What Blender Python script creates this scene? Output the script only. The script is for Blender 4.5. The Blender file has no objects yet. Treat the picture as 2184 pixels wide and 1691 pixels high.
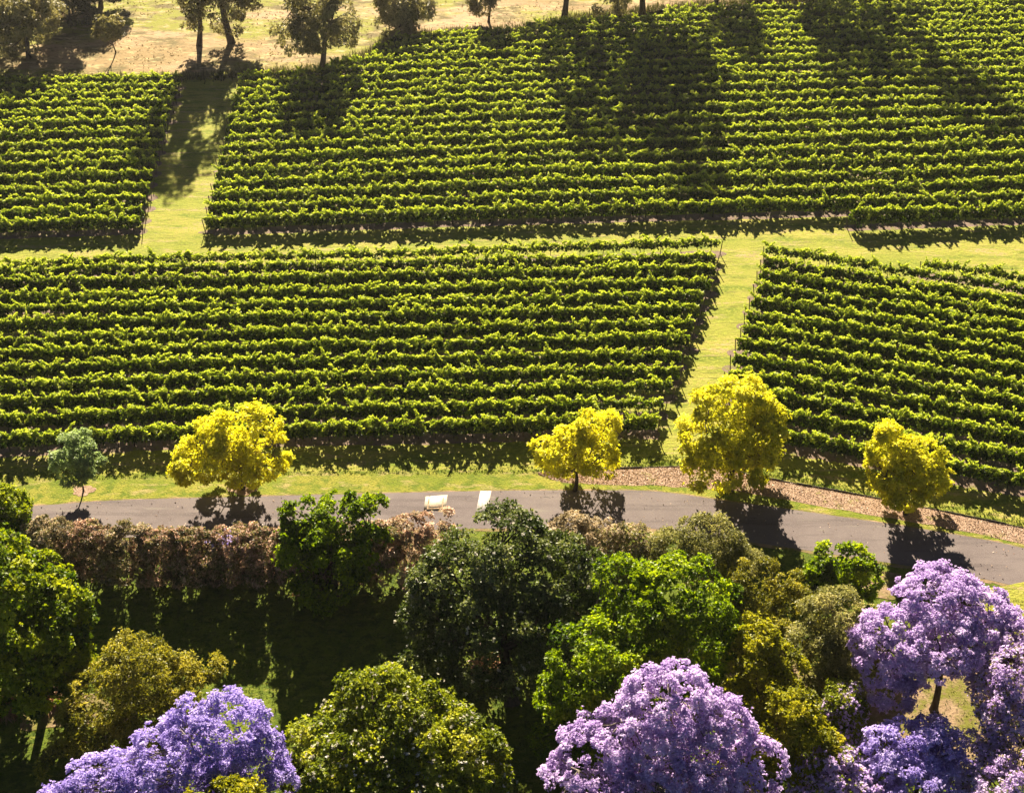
import bpy, math, random
import numpy as np
R = math.radians
C = bpy.context.scene.collection
SC = bpy.context.scene

# ------------------------------------------------------------------ camera, light, exposure
CAM_H, PITCH = 74.0, 35.0
cam_d = bpy.data.cameras.new('camera'); cam = bpy.data.objects.new('camera', cam_d); C.objects.link(cam)
cam.location = (0, 0, CAM_H); cam.rotation_euler = (R(90 - PITCH), 0, 0)
cam_d.sensor_width = 36; cam_d.lens = 50.4; cam_d.clip_start = 1; cam_d.clip_end = 3000
SC.camera = cam

SUN_EL, SUN_AZ = 29.0, 5.0            # the sun stands beyond the vineyard, a little left
w = bpy.data.worlds.new('World'); SC.world = w; w.use_nodes = True
nt = w.node_tree; nt.nodes.clear()
sky = nt.nodes.new('ShaderNodeTexSky'); sky.sky_type = 'NISHITA'; sky.sun_disc = False
sky.sun_elevation = R(SUN_EL); sky.sun_rotation = R(-SUN_AZ); sky.dust_density = 0.15; sky.air_density = 0.13; sky.ozone_density = 0.2
bg = nt.nodes.new('ShaderNodeBackground'); bg.inputs[1].default_value = 0.05
wo = nt.nodes.new('ShaderNodeOutputWorld')
nt.links.new(sky.outputs[0], bg.inputs[0]); nt.links.new(bg.outputs[0], wo.inputs[0])
sd = bpy.data.lights.new('sun', 'SUN'); sd.energy = 5.0; sd.angle = R(0.5); sd.color = (1.0, 0.86, 0.66)
so = bpy.data.objects.new('sun', sd); C.objects.link(so); so.location = (-20, 250, 120)
import mathutils
sdir = mathutils.Vector((math.sin(R(SUN_AZ)) * math.cos(R(SUN_EL)), -math.cos(R(SUN_AZ)) * math.cos(R(SUN_EL)), -math.sin(R(SUN_EL))))
so.rotation_euler = sdir.to_track_quat('-Z', 'Y').to_euler()
vs = SC.view_settings; vs.view_transform = 'Standard'; vs.look = 'None'; vs.gamma = 1; vs.use_curve_mapping = False
vs.exposure = 2.1
HAZE = 0.00007
SC.render.engine = 'CYCLES'; SC.cycles.volume_bounces = 0
cy = SC.cycles; cy.max_bounces = 6; cy.diffuse_bounces = 3; cy.glossy_bounces = 2; cy.transmission_bounces = 4
cy.use_denoising = True

# ------------------------------------------------------------------ survey helper: sight line -> point at height z
FD = 3500 / 2500 * 2184
CP, SP = math.cos(R(PITCH)), math.sin(R(PITCH))
def at(u, v, z=0.0):
    x = (u - 1092) / FD; y = (845.5 - v) / FD
    dy = CP + y * SP; dz = -SP + y * CP
    t = (CAM_H - z) / -dz
    return np.array((x * t, dy * t, z))
K = 2184 / 2500
def ats(px, py, z=0.0): return at(px * K, py * K, z)

# ------------------------------------------------------------------ materials
def nodes(name):
    m = bpy.data.materials.new(name); m.use_nodes = True
    t = m.node_tree; t.nodes.clear()
    return m, t, t.nodes.new, t.links.new
def ramp(new, stops):
    r = new('ShaderNodeValToRGB'); e = r.color_ramp.elements
    while len(e) < len(stops): e.new(0.5)
    for k, (p, c) in enumerate(stops): e[k].position = p; e[k].color = (*c, 1)
    return r
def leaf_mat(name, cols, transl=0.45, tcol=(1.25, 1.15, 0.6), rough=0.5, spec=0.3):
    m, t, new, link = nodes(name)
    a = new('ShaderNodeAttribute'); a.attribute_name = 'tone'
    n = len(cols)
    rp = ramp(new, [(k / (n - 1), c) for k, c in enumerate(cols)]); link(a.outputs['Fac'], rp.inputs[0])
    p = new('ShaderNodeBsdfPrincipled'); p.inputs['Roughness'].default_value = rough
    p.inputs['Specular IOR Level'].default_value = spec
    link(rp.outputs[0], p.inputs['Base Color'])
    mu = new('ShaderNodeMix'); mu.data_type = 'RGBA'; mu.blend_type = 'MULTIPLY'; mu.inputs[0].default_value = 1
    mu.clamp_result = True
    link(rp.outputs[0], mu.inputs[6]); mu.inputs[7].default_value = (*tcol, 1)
    tr = new('ShaderNodeBsdfTranslucent'); link(mu.outputs[2], tr.inputs[0])
    mx = new('ShaderNodeMixShader'); mx.inputs[0].default_value = transl
    link(p.outputs[0], mx.inputs[1]); link(tr.outputs[0], mx.inputs[2])
    o = new('ShaderNodeOutputMaterial'); link(mx.outputs[0], o.inputs[0])
    return m
def ground_mat(name, layers, rough=0.95, bump=0.3, bscale=3.0, stretch=(1, 1, 1)):
    """layers: base colour then (colour, noise scale, threshold, softness, stretch) laid over it"""
    m, t, new, link = nodes(name)
    g = new('ShaderNodeNewGeometry')
    col = None
    def noise(scale, st=(1, 1, 1), detail=5, off=0):
        mp = new('ShaderNodeMapping'); mp.inputs['Scale'].default_value = st; mp.inputs['Location'].default_value = (off, off * 1.7, 0)
        link(g.outputs['Position'], mp.inputs[0])
        n = new('ShaderNodeTexNoise'); n.inputs['Scale'].default_value = scale; n.inputs['Detail'].default_value = detail
        n.inputs['Roughness'].default_value = 0.62
        link(mp.outputs[0], n.inputs['Vector']); return n
    for k, L in enumerate(layers):
        if k == 0:
            c = new('ShaderNodeRGB'); c.outputs[0].default_value = (*L, 1); col = c.outputs[0]; continue
        c2, scale, th, soft, st = L
        n = noise(scale, st, off=k * 13.1)
        mr = new('ShaderNodeMapRange'); mr.inputs[1].default_value = th - soft; mr.inputs[2].default_value = th + soft
        link(n.outputs[0], mr.inputs[0])
        mx = new('ShaderNodeMix'); mx.data_type = 'RGBA'; link(mr.outputs[0], mx.inputs[0]); link(col, mx.inputs[6])
        mx.inputs[7].default_value = (*c2, 1); col = mx.outputs[2]
    p = new('ShaderNodeBsdfPrincipled'); p.inputs['Roughness'].default_value = rough; p.inputs['Specular IOR Level'].default_value = 0.15
    link(col, p.inputs['Base Color'])
    nb = noise(bscale, stretch, 6, 5)
    b = new('ShaderNodeBump'); b.inputs['Strength'].default_value = bump; b.inputs['Distance'].default_value = 0.12
    link(nb.outputs[0], b.inputs['Height']); link(b.outputs[0], p.inputs['Normal'])
    o = new('ShaderNodeOutputMaterial'); link(p.outputs[0], o.inputs[0])
    return m

M = {}
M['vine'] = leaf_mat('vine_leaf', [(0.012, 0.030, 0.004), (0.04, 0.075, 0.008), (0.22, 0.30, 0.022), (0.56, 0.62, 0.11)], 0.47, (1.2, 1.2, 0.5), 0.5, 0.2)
M['yellow'] = leaf_mat('golden_leaf', [(0.52, 0.46, 0.02), (0.74, 0.69, 0.03), (0.86, 0.82, 0.06), (0.88, 0.86, 0.16)], 0.56, (1.05, 1.07, 0.6))
M['yellowgreen'] = leaf_mat('golden_green_leaf', [(0.40, 0.42, 0.02), (0.66, 0.63, 0.03), (0.82, 0.77, 0.05), (0.86, 0.83, 0.14)], 0.55, (1.05, 1.05, 0.6))
M['grey_sapling'] = leaf_mat('grey_green_leaf', [(0.20, 0.28, 0.13), (0.32, 0.42, 0.20), (0.45, 0.55, 0.30)], 0.5, (1.1, 1.1, 0.7))
M['bright'] = leaf_mat('bright_green_leaf', [(0.03, 0.065, 0.003), (0.12, 0.20, 0.004), (0.26, 0.36, 0.007), (0.42, 0.50, 0.014)], 0.5, (1.25, 1.2, 0.4))
M['lime'] = leaf_mat('lime_leaf', [(0.03, 0.07, 0.003), (0.13, 0.20, 0.005), (0.29, 0.35, 0.010), (0.46, 0.50, 0.03)], 0.48, (1.2, 1.15, 0.4))
M['dark'] = leaf_mat('dark_glossy_leaf', [(0.02, 0.038, 0.008), (0.06, 0.09, 0.018), (0.13, 0.17, 0.045), (0.32, 0.34, 0.17)], 0.35, (1.15, 1.15, 0.5), 0.45, 0.25)
M['cream'] = leaf_mat('cream_green_leaf', [(0.05, 0.08, 0.006), (0.15, 0.20, 0.010), (0.30, 0.36, 0.018), (0.50, 0.52, 0.07)], 0.46, (1.2, 1.1, 0.5))
M['olive'] = leaf_mat('olive_leaf', [(0.07, 0.08, 0.008), (0.17, 0.18, 0.014), (0.32, 0.31, 0.03), (0.46, 0.42, 0.07)], 0.47, (1.2, 1.1, 0.6))
M['oliveyellow'] = leaf_mat('olive_yellow_leaf', [(0.08, 0.10, 0.004), (0.22, 0.24, 0.008), (0.39, 0.40, 0.016), (0.54, 0.51, 0.05)], 0.48, (1.2, 1.1, 0.6))
M['greyolive'] = leaf_mat('grey_olive_leaf', [(0.09, 0.10, 0.028), (0.20, 0.21, 0.06), (0.34, 0.335, 0.11), (0.48, 0.45, 0.19)], 0.45, (1.1, 1.05, 0.75))
M['hedge'] = leaf_mat('pink_bract', [(0.14, 0.09, 0.06), (0.36, 0.245, 0.17), (0.62, 0.45, 0.35), (0.84, 0.69, 0.59)], 0.4, (1.1, 0.95, 0.8))
M['hedgegreen'] = leaf_mat('hedge_leaf', [(0.05, 0.055, 0.018), (0.14, 0.14, 0.05), (0.36, 0.33, 0.15)], 0.38, (1.1, 1.0, 0.7))
M['palepink'] = leaf_mat('pale_bract', [(0.16, 0.13, 0.07), (0.34, 0.29, 0.18), (0.58, 0.49, 0.35), (0.76, 0.66, 0.54)], 0.4, (1.1, 1.0, 0.8))
M['purple'] = leaf_mat('jacaranda_blossom', [(0.45, 0.31, 0.60), (0.62, 0.47, 0.76), (0.77, 0.63, 0.88), (0.88, 0.78, 0.94)], 0.42, (1.0, 0.98, 1.05), 0.6, 0.15)
M['bluepurple'] = leaf_mat('violet_blossom', [(0.34, 0.26, 0.60), (0.48, 0.39, 0.76), (0.62, 0.53, 0.88), (0.76, 0.68, 0.95)], 0.42, (1.0, 0.98, 1.05), 0.6, 0.15)
M['white'] = leaf_mat('white_petal', [(0.55, 0.52, 0.42), (0.75, 0.72, 0.62)], 0.3, (1, 1, 0.9))
M['gum'] = leaf_mat('gum_leaf', [(0.11, 0.105, 0.04), (0.24, 0.225, 0.085), (0.42, 0.38, 0.17)], 0.45, (1.1, 1.05, 0.75))
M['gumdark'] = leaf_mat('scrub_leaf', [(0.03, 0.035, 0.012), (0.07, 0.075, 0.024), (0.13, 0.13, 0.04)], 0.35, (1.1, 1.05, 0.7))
M['blade'] = leaf_mat('grass_blade', [(0.07, 0.11, 0.008), (0.12, 0.16, 0.012), (0.20, 0.22, 0.025)], 0.4, (1.1, 1.05, 0.7))
M['lawnblade'] = leaf_mat('lawn_blade', [(0.04, 0.075, 0.004), (0.075, 0.115, 0.007), (0.13, 0.16, 0.014)], 0.3, (1.1, 1.05, 0.7))
M['dryblade'] = leaf_mat('dry_grass_blade', [(0.11, 0.085, 0.028), (0.20, 0.15, 0.06), (0.28, 0.21, 0.10)], 0.4, (1.05, 1.0, 0.8))
M['brownfrond'] = leaf_mat('dead_frond', [(0.14, 0.07, 0.03), (0.30, 0.16, 0.075), (0.45, 0.27, 0.15)], 0.3, (1.0, 0.9, 0.8))
M['chip'] = leaf_mat('bark_chip', [(0.24, 0.13, 0.08), (0.40, 0.26, 0.17), (0.52, 0.37, 0.27)], 0.0)
def plain(name, c1, c2, scale=6, rough=0.85, bump=0.4, st=(1, 1, 1)):
    return ground_mat(name, [c1, (c2, scale, 0.5, 0.12, st)], rough, bump, scale * 2, st)
M['bark'] = plain('dark_bark', (0.035, 0.025, 0.018), (0.09, 0.065, 0.045), 5, st=(1, 1, 0.25))
M['palebark'] = plain('pale_bark', (0.13, 0.11, 0.085), (0.27, 0.235, 0.19), 4, st=(1, 1, 0.25))
M['post'] = plain('weathered_post', (0.07, 0.05, 0.04), (0.15, 0.115, 0.09), 8, st=(1, 1, 0.2))
M['wire'] = plain('galvanised_wire', (0.25, 0.25, 0.25), (0.35, 0.35, 0.35), 5, 0.45, 0)
one = (1, 1, 1)
M['lawn'] = ground_mat('lawn_grass', [(0.075, 0.11, 0.006), ((0.12, 0.155, 0.010), 0.30, 0.5, 0.10, one), ((0.045, 0.075, 0.004), 1.1, 0.54, 0.06, one), ((0.15, 0.165, 0.02), 2.4, 0.58, 0.06, (0.5, 1, 1)), ((0.035, 0.055, 0.004), 5.5, 0.60, 0.05, one)], bump=0.9, bscale=6)
M['headland'] = ground_mat('mown_headland_grass', [(0.20, 0.225, 0.022), ((0.31, 0.28, 0.055), 0.14, 0.5, 0.10, (0.6, 1, 1)), ((0.13, 0.17, 0.012), 0.5, 0.55, 0.07, (0.35, 1, 1)),
        ((0.33, 0.26, 0.11), 0.8, 0.60, 0.05, (0.25, 1.2, 1)), ((0.25, 0.27, 0.03), 2.6, 0.55, 0.06, one), ((0.095, 0.10, 0.012), 2.4, 0.62, 0.025, (0.10, 1.5, 1)), ((0.11, 0.13, 0.012), 6, 0.61, 0.04, one)], bump=1.0, bscale=4.5, stretch=(0.5, 1, 1))
M['verge'] = ground_mat('verge_grass', [(0.15, 0.185, 0.013), ((0.24, 0.23, 0.03), 0.4, 0.5, 0.10, one), ((0.10, 0.14, 0.008), 0.9, 0.55, 0.06, one), ((0.30, 0.25, 0.09), 1.2, 0.60, 0.06, (0.35, 1, 1)), ((0.10, 0.12, 0.01), 5, 0.59, 0.05, one)], bump=1.0, bscale=6)
M['drygrass'] = ground_mat('dry_field_grass', [(0.25, 0.175, 0.075), ((0.34, 0.235, 0.13), 0.07, 0.50, 0.06, one), ((0.20, 0.205, 0.02), 0.06, 0.50, 0.04, (0.7, 1.5, 1)), ((0.12, 0.095, 0.03), 0.30, 0.56, 0.05, (0.6, 1, 1)), ((0.38, 0.30, 0.14), 0.8, 0.58, 0.05, (0.5, 1, 1)), ((0.14, 0.10, 0.04), 1.7, 0.60, 0.04, (0.7, 1, 1))], bump=1.0, bscale=2.2)
M['soil'] = ground_mat('vineyard_soil', [(0.16, 0.115, 0.085), ((0.21, 0.15, 0.115), 0.7, 0.5, 0.15, one), ((0.17, 0.17, 0.04), 0.9, 0.58, 0.07, one), ((0.11, 0.075, 0.055), 3.5, 0.6, 0.1, one)], bump=0.7, bscale=5)
M['sandy'] = ground_mat('sandy_soil', [(0.22, 0.15, 0.085), ((0.28, 0.20, 0.12), 0.8, 0.5, 0.15, one), ((0.13, 0.13, 0.02), 0.6, 0.50, 0.08, one), ((0.16, 0.10, 0.06), 3, 0.62, 0.08, one)], bump=0.6, bscale=5)
M['mulch'] = ground_mat('bark_mulch', [(0.30, 0.20, 0.135), ((0.38, 0.265, 0.185), 1.2, 0.5, 0.12, one), ((0.19, 0.12, 0.075), 6.5, 0.56, 0.07, (1, 0.6, 1)), ((0.20, 0.20, 0.04), 0.5, 0.62, 0.05, one), ((0.45, 0.34, 0.24), 9, 0.62, 0.05, one)], bump=1.0, bscale=9)
M['asphalt'] = ground_mat('old_asphalt', [(0.125, 0.101, 0.098), ((0.155, 0.128, 0.122), 0.22, 0.5, 0.10, one), ((0.098, 0.079, 0.077), 0.7, 0.58, 0.07, (0.12, 1.4, 1)), ((0.165, 0.142, 0.136), 9, 0.60, 0.06, one), ((0.08, 0.068, 0.065), 1.6, 0.685, 0.02, (0.4, 1, 1)), ((0.17, 0.15, 0.13), 0.9, 0.64, 0.03, (0.2, 1.6, 1))], 0.85, 0.25, 12)
M['concrete'] = ground_mat('pale_concrete', [(0.36, 0.34, 0.31), ((0.42, 0.40, 0.37), 1.5, 0.5, 0.15, one), ((0.27, 0.24, 0.20), 3.5, 0.58, 0.06, one)], 0.8, 0.2, 12)
M['cream_slab'] = ground_mat('cream_concrete', [(0.40, 0.355, 0.27), ((0.46, 0.41, 0.32), 1.5, 0.5, 0.15, one), ((0.30, 0.24, 0.17), 3.0, 0.58, 0.06, one)], 0.8, 0.2, 12)
M['rust'] = plain('rust_stain', (0.22, 0.14, 0.07), (0.34, 0.25, 0.16), 3)
M['edging'] = plain('dark_edging', (0.03, 0.025, 0.022), (0.06, 0.05, 0.045), 3)

# ------------------------------------------------------------------ mesh helpers
def mesh(name, V, F, mat, tone=None, smooth=False):
    """V (n,3); F (m,k) with k 3 or 4"""
    V = np.asarray(V, np.float32); F = np.asarray(F, np.int32)
    me = bpy.data.meshes.new(name); k = F.shape[1]
    me.vertices.add(len(V)); me.vertices.foreach_set('co', V.ravel())
    me.loops.add(F.size); me.loops.foreach_set('vertex_index', F.ravel())
    me.polygons.add(len(F)); me.polygons.foreach_set('loop_start', np.arange(0, F.size, k, dtype=np.int32))
    if smooth: me.polygons.foreach_set('use_smooth', np.ones(len(F), bool))
    me.update(calc_edges=True)
    if tone is not None:
        a = me.attributes.new('tone', 'FLOAT', 'POINT'); a.data.foreach_set('value', np.asarray(tone, np.float32))
    me.materials.append(mat); return me
def link(name, me, parent=None, **pr):
    o = bpy.data.objects.new(name, me); C.objects.link(o)
    if parent: o.parent = parent
    for k, v in pr.items(): o[k] = v
    return o
def thing(name, label, cat, loc, group=None, rz=0):
    o = bpy.data.objects.new(name, None); C.objects.link(o); o.empty_display_size = 0.5
    o.location = loc; o.rotation_euler = (0, 0, rz); o['label'] = label; o['category'] = cat
    if group: o['group'] = group
    return o
def unit(v): return v / np.maximum(np.linalg.norm(v, axis=-1, keepdims=True), 1e-9)
def rdir(rng, n):
    return unit(rng.normal(size=(n, 3)))
def tube(pts, rad, sides=7):
    pts = np.asarray(pts, float); n = len(pts); rad = np.asarray(rad, float)
    t = unit(np.gradient(pts, axis=0)); ref = np.array((0.31, 0.95, 0.05))
    a = unit(np.cross(t, ref)); b = np.cross(t, a)
    th = np.arange(sides) * 2 * math.pi / sides
    V = pts[:, None] + rad[:, None, None] * (a[:, None] * np.cos(th)[None, :, None] + b[:, None] * np.sin(th)[None, :, None])
    V = V.reshape(-1, 3); F = []
    for i in range(n - 1):
        for j in range(sides):
            k = (j + 1) % sides
            F.append((i * sides + j, i * sides + k, (i + 1) * sides + k, (i + 1) * sides + j))
    return V, np.array(F)
def join(parts):
    V, F, o = [], [], 0
    for v, f in parts: V.append(v); F.append(f + o); o += len(v)
    return np.concatenate(V), np.concatenate(F)
def sprigs(rng, cen, axis, tone, nleaf, L, W, spread=(25, 80), droop=0.12):
    """rosettes of kite-shaped leaves round points cen with outward axis"""
    n = len(cen)
    c = np.repeat(cen, nleaf, 0); a = np.repeat(axis, nleaf, 0); tn = np.repeat(tone, nleaf)
    m = len(c)
    p = unit(np.cross(a, rdir(rng, m))); phi = np.radians(rng.uniform(spread[0], spread[1], m))[:, None]
    d = a * np.cos(phi) + p * np.sin(phi)
    l = (L * rng.uniform(0.65, 1.3, m))[:, None]; w_ = (W * rng.uniform(0.7, 1.25, m))[:, None]
    s = unit(np.cross(d, a + 0.6 * rdir(rng, m)))
    tip = c + d * l; tip[:, 2] -= droop * l[:, 0]
    mid = c + d * l * 0.5; up = np.cross(s, d) * l * 0.1
    V = np.stack([c, mid + s * w_ * 0.5 + up, tip, mid - s * w_ * 0.5 + up], 1).reshape(-1, 3)
    F = np.arange(m * 4).reshape(m, 4)
    t = np.clip(tn + rng.normal(0, 0.13, m), 0, 1)
    return V, F, np.repeat(t, 4)

# ------------------------------------------------------------------ ground
def sheet(name, pts, z, mat, kind='structure', **pr):
    """flat polygon sheet from a ring of ground points"""
    import bmesh
    bm = bmesh.new(); vs_ = [bm.verts.new((p[0], p[1], z)) for p in pts]
    f = bm.faces.new(vs_); bmesh.ops.triangulate(bm, faces=[f])
    bm.normal_update()
    for f in bm.faces:
        if f.normal.z < 0: f.normal_flip()
    me = bpy.data.meshes.new(name); bm.to_mesh(me); bm.free(); me.materials.append(mat)
    o = link(name, me); o['kind'] = kind
    for k, v in pr.items(): o[k] = v
    return o
def rough_line(pts, amp=0.12, step=0.6, seed=0):
    rng = np.random.default_rng(seed); out = []
    for a, b in zip(pts[:-1], pts[1:]):
        a = np.array(a[:2]); b = np.array(b[:2]); d = b - a; L = np.linalg.norm(d); n = max(1, int(L / step)); nn = np.array((-d[1], d[0])) / max(L, 1e-6)
        for k in range(n): out.append(a + d * k / n + nn * rng.normal(0, amp))
    out.append(np.array(pts[-1][:2])); return out
def curve(pts, n=60):
    """smooth polyline through points (Catmull-Rom)"""
    P = [np.array(p[:2], float) for p in pts]; P = [2 * P[0] - P[1]] + P + [2 * P[-1] - P[-2]]
    out = []; m = max(2, n // (len(P) - 3))
    for i in range(1, len(P) - 2):
        for k in range(m):
            t = k / m; a, b, c, d = P[i - 1:i + 3]
            out.append(0.5 * ((2 * b) + (-a + c) * t + (2 * a - 5 * b + 4 * c - d) * t * t + (-a + 3 * b - 3 * c + d) * t ** 3))
    out.append(P[-2]); return out
def strip(name, A, B, z, mat, kind='structure'):
    n = len(A); V = [(*p, z) for p in A] + [(*p, z) for p in B]
    F = [(i, i + 1, n + i + 1, n + i) for i in range(n - 1)]
    V = np.array(V); f0 = F[0]
    nz = np.cross(V[f0[1]] - V[f0[0]], V[f0[2]] - V[f0[0]])[2]
    if nz < 0: F = [f[::-1] for f in F]
    o = link(name, mesh(name, V, F, mat)); o['kind'] = kind; return o

sheet('ground', [(-1500, -300), (1500, -300), (1500, 2500), (-1500, 2500)], 0, M['lawn'])
# mown grass of the vineyard: everything beyond the verge
verge = [at(u, v) for u, v in [(-250, 1040), (0, 1022), (300, 1015), (700, 1008), (1150, 1004), (1300, 996), (1465, 990), (1640, 1012), (1890, 1062), (2184, 1122), (2400, 1165)]]
field = [at(u, v) for u, v in [(2400, -130), (2000, -60), (1700, 8), (1500, 14), (1240, 40), (1110, 66), (840, 82), (790, 118), (700, 150), (520, 166), (330, 176), (0, 178), (-300, 178)]]
sheet('grass_headland', list(verge) + [(at(2500, 900)[0] + 40, 150, 0)] + rough_line(field, 0.25, 1.5, 2), 0.004, M['headland'])
fr = rough_line(field[::-1], 0.25, 1.5, 3)
sheet('dry_grass_field', fr + [(400, 420, 0), (-400, 420, 0), (-200, 170, 0)], 0.008, M['drygrass'])
# brighter verge between the vines' shadow and the road
road_top = curve([at(u, v) for u, v in [(-300, 1103), (60, 1080), (250, 1067), (500, 1060), (700, 1055), (1050, 1047), (1250, 1046), (1398, 1048), (1552, 1069), (1682, 1086), (1913, 1120), (2089, 1149), (2184, 1169), (2500, 1240)]], 90)
RT = np.array(road_top); tg = unit(np.gradient(RT, axis=0)); nr = np.stack([tg[:, 1], -tg[:, 0]], 1)
ROADW = 4.75
RB = RT + nr * ROADW
strip('road_shoulder', rough_line(list(RT - nr * 0.22), 0.05, 0.5, 4)[:0] or list(RT - nr * (0.16 + 0.06 * np.sin(np.arange(len(RT)) * 2.3))[:, None]), list(RB + nr * (0.3 + 0.12 * np.sin(np.arange(len(RT)) * 1.7))[:, None]), 0.012, M['sandy'])
strip('road', list(RT), list(RB), 0.020, M['asphalt'])
vg = curve(verge, 90)
m_ = min(len(vg), len(RT)); xs = np.linspace(max(vg[0][0], RT[0][0]), min(vg[-1][0], RT[-1][0]), 120)
VG = np.array(vg)
strip('grass_verge', [(x, np.interp(x, VG[:, 0], VG[:, 1]) + 0.2 + 0.12 * math.sin(x * 3.1)) for x in xs], [(x, np.interp(x, RT[:, 0], RT[:, 1]) + 0.05) for x in xs], 0.008, M['verge'])
mt = curve([at(u, v) for u, v in [(1148, 1009), (1215, 1004), (1300, 1000), (1465, 995), (1545, 1002), (1640, 1021), (1889, 1066), (2184, 1126), (2420, 1180)]], 60)
mb = curve([at(u, v) for u, v in [(1150, 1012), (1200, 1027), (1300, 1034), (1398, 1035), (1545, 1045), (1678, 1066), (1913, 1107), (2113, 1144), (2420, 1215)]], 60)
rg = np.random.default_rng(5)
n_ = min(len(mt), len(mb)); mt = mt[:n_]; mb = mb[:n_]
mbr = [p + rg.normal(0, 0.09, 2) for p in mb]
strip('mulch_bed', mt, mbr, 0.016, M['mulch'])
# concrete slabs let into the road
def slab(name, label, corners, mat, frame=None):
    P = [at(u, v) for u, v in corners]; z0, z1 = 0.02, 0.024
    V = [(p[0], p[1], z0) for p in P] + [(p[0], p[1], z1) for p in P]
    F = [(4, 5, 6, 7), (0, 1, 5, 4), (1, 2, 6, 5), (2, 3, 7, 6), (3, 0, 4, 7)]
    o = link(name, mesh(name, V, F, mat)); o['label'] = label; o['category'] = 'slab'
    if frame:
        c = sum(P) / 4; parts = []
        Q = [c + (p - c) * 0.72 for p in P]; Qi = [c + (p - c) * 0.60 for p in P]
        V = [(q[0], q[1], z1 + 0.004) for q in Q + Qi]
        F = [(1, 2, 6, 5), (2, 3, 7, 6), (3, 0, 4, 7)]
        link('stained_outline', mesh('stained_outline', V, F, M['rust']), o)
        t1 = c + (P[3] - P[0]) * 0.16; e = (P[1] - P[0]) * 0.22; f_ = (P[3] - P[0]) * 0.05
        V = [(*(t1 + s * e + q * f_)[:2], z1 + 0.005) for s, q in ((-1, 0), (1, 0), (1, 1), (-1, 1))]
        link('scuff_mark', mesh('scuff_mark', V, [(0, 1, 2, 3)], M['rust']), o)
    return o
slab('road_slab', 'square cream concrete slab with a rust stained outline set in the road', [(908, 1059), (954.5, 1055.5), (950, 1089), (903, 1091)], M['cream_slab'], True)
slab('road_slab', 'narrow white concrete strip crossing the road behind the dark tree top', [(1024.5, 1047.5), (1048, 1047.2), (1036, 1108), (1011, 1109)], M['concrete'])
# mulch bed edging of short dark boards
ed = thing('garden_edging', 'low dark garden edging between the mulch bed and the grass strip', 'edging', (*mt[20], 0))
eb = None
for i in range(2, n_ - 1):
    a, b = mt[i], mt[i + 1]; d = b - a; L = np.linalg.norm(d)
    if eb is None:
        V = np.array([(x, y, z) for x in (0, 1) for y in (-0.03, 0.03) for z in (0, 0.11)]); F = [(0, 1, 3, 2), (4, 6, 7, 5), (0, 4, 5, 1), (2, 3, 7, 6), (1, 5, 7, 3), (0, 2, 6, 4)]
        eb = mesh('board', V, F, M['edging'])
    o = link('board', eb, ed); o.location = (a[0] - ed.location.x, a[1] - ed.location.y, 0); o.rotation_euler = (0, 0, math.atan2(d[1], d[0])); o.scale = (L - 0.02, 1, rg.uniform(0.5, 1.3))
# soil patches
def patch(name, u, v, rx, ry, mat, z=0.024, seed=1, n=40):
    rng = np.random.default_rng(seed); c = at(u, v); ph = rng.uniform(0, 6, 4)
    pts = []
    for k in range(n):
        a = 2 * math.pi * k / n; r = 1 + 0.12 * math.sin(3 * a + ph[0]) + 0.08 * math.sin(5 * a + ph[1]) + 0.06 * math.sin(9 * a + ph[2])
        pts.append((c[0] + rx * r * math.cos(a), c[1] + ry * r * math.sin(a), z))
    return sheet(name, pts, z, mat)
patch('soil_circle', 178, 1046, 0.9, 0.7, M['mulch'], 0.028, 3)
patch('soil_circle', 519, 1042, 1.3, 0.8, M['mulch'], 0.028, 4)
patch('sandy_ground', 2060, 1520, 7.5, 5.5, M['sandy'], 0.024, 5)
patch('sandy_ground', 1650, 1480, 5.0, 4.0, M['sandy'], 0.028, 6)
patch('sandy_ground', 1905, 1252, 2.2, 1.5, M['sandy'], 0.032, 7)
patch('sandy_ground', 130, 1508, 3.0, 2.0, M['sandy'], 0.032, 8)
patch('sandy_ground', 2160, 1295, 6.0, 2.6, M['headland'], 0.030, 9)

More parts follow.
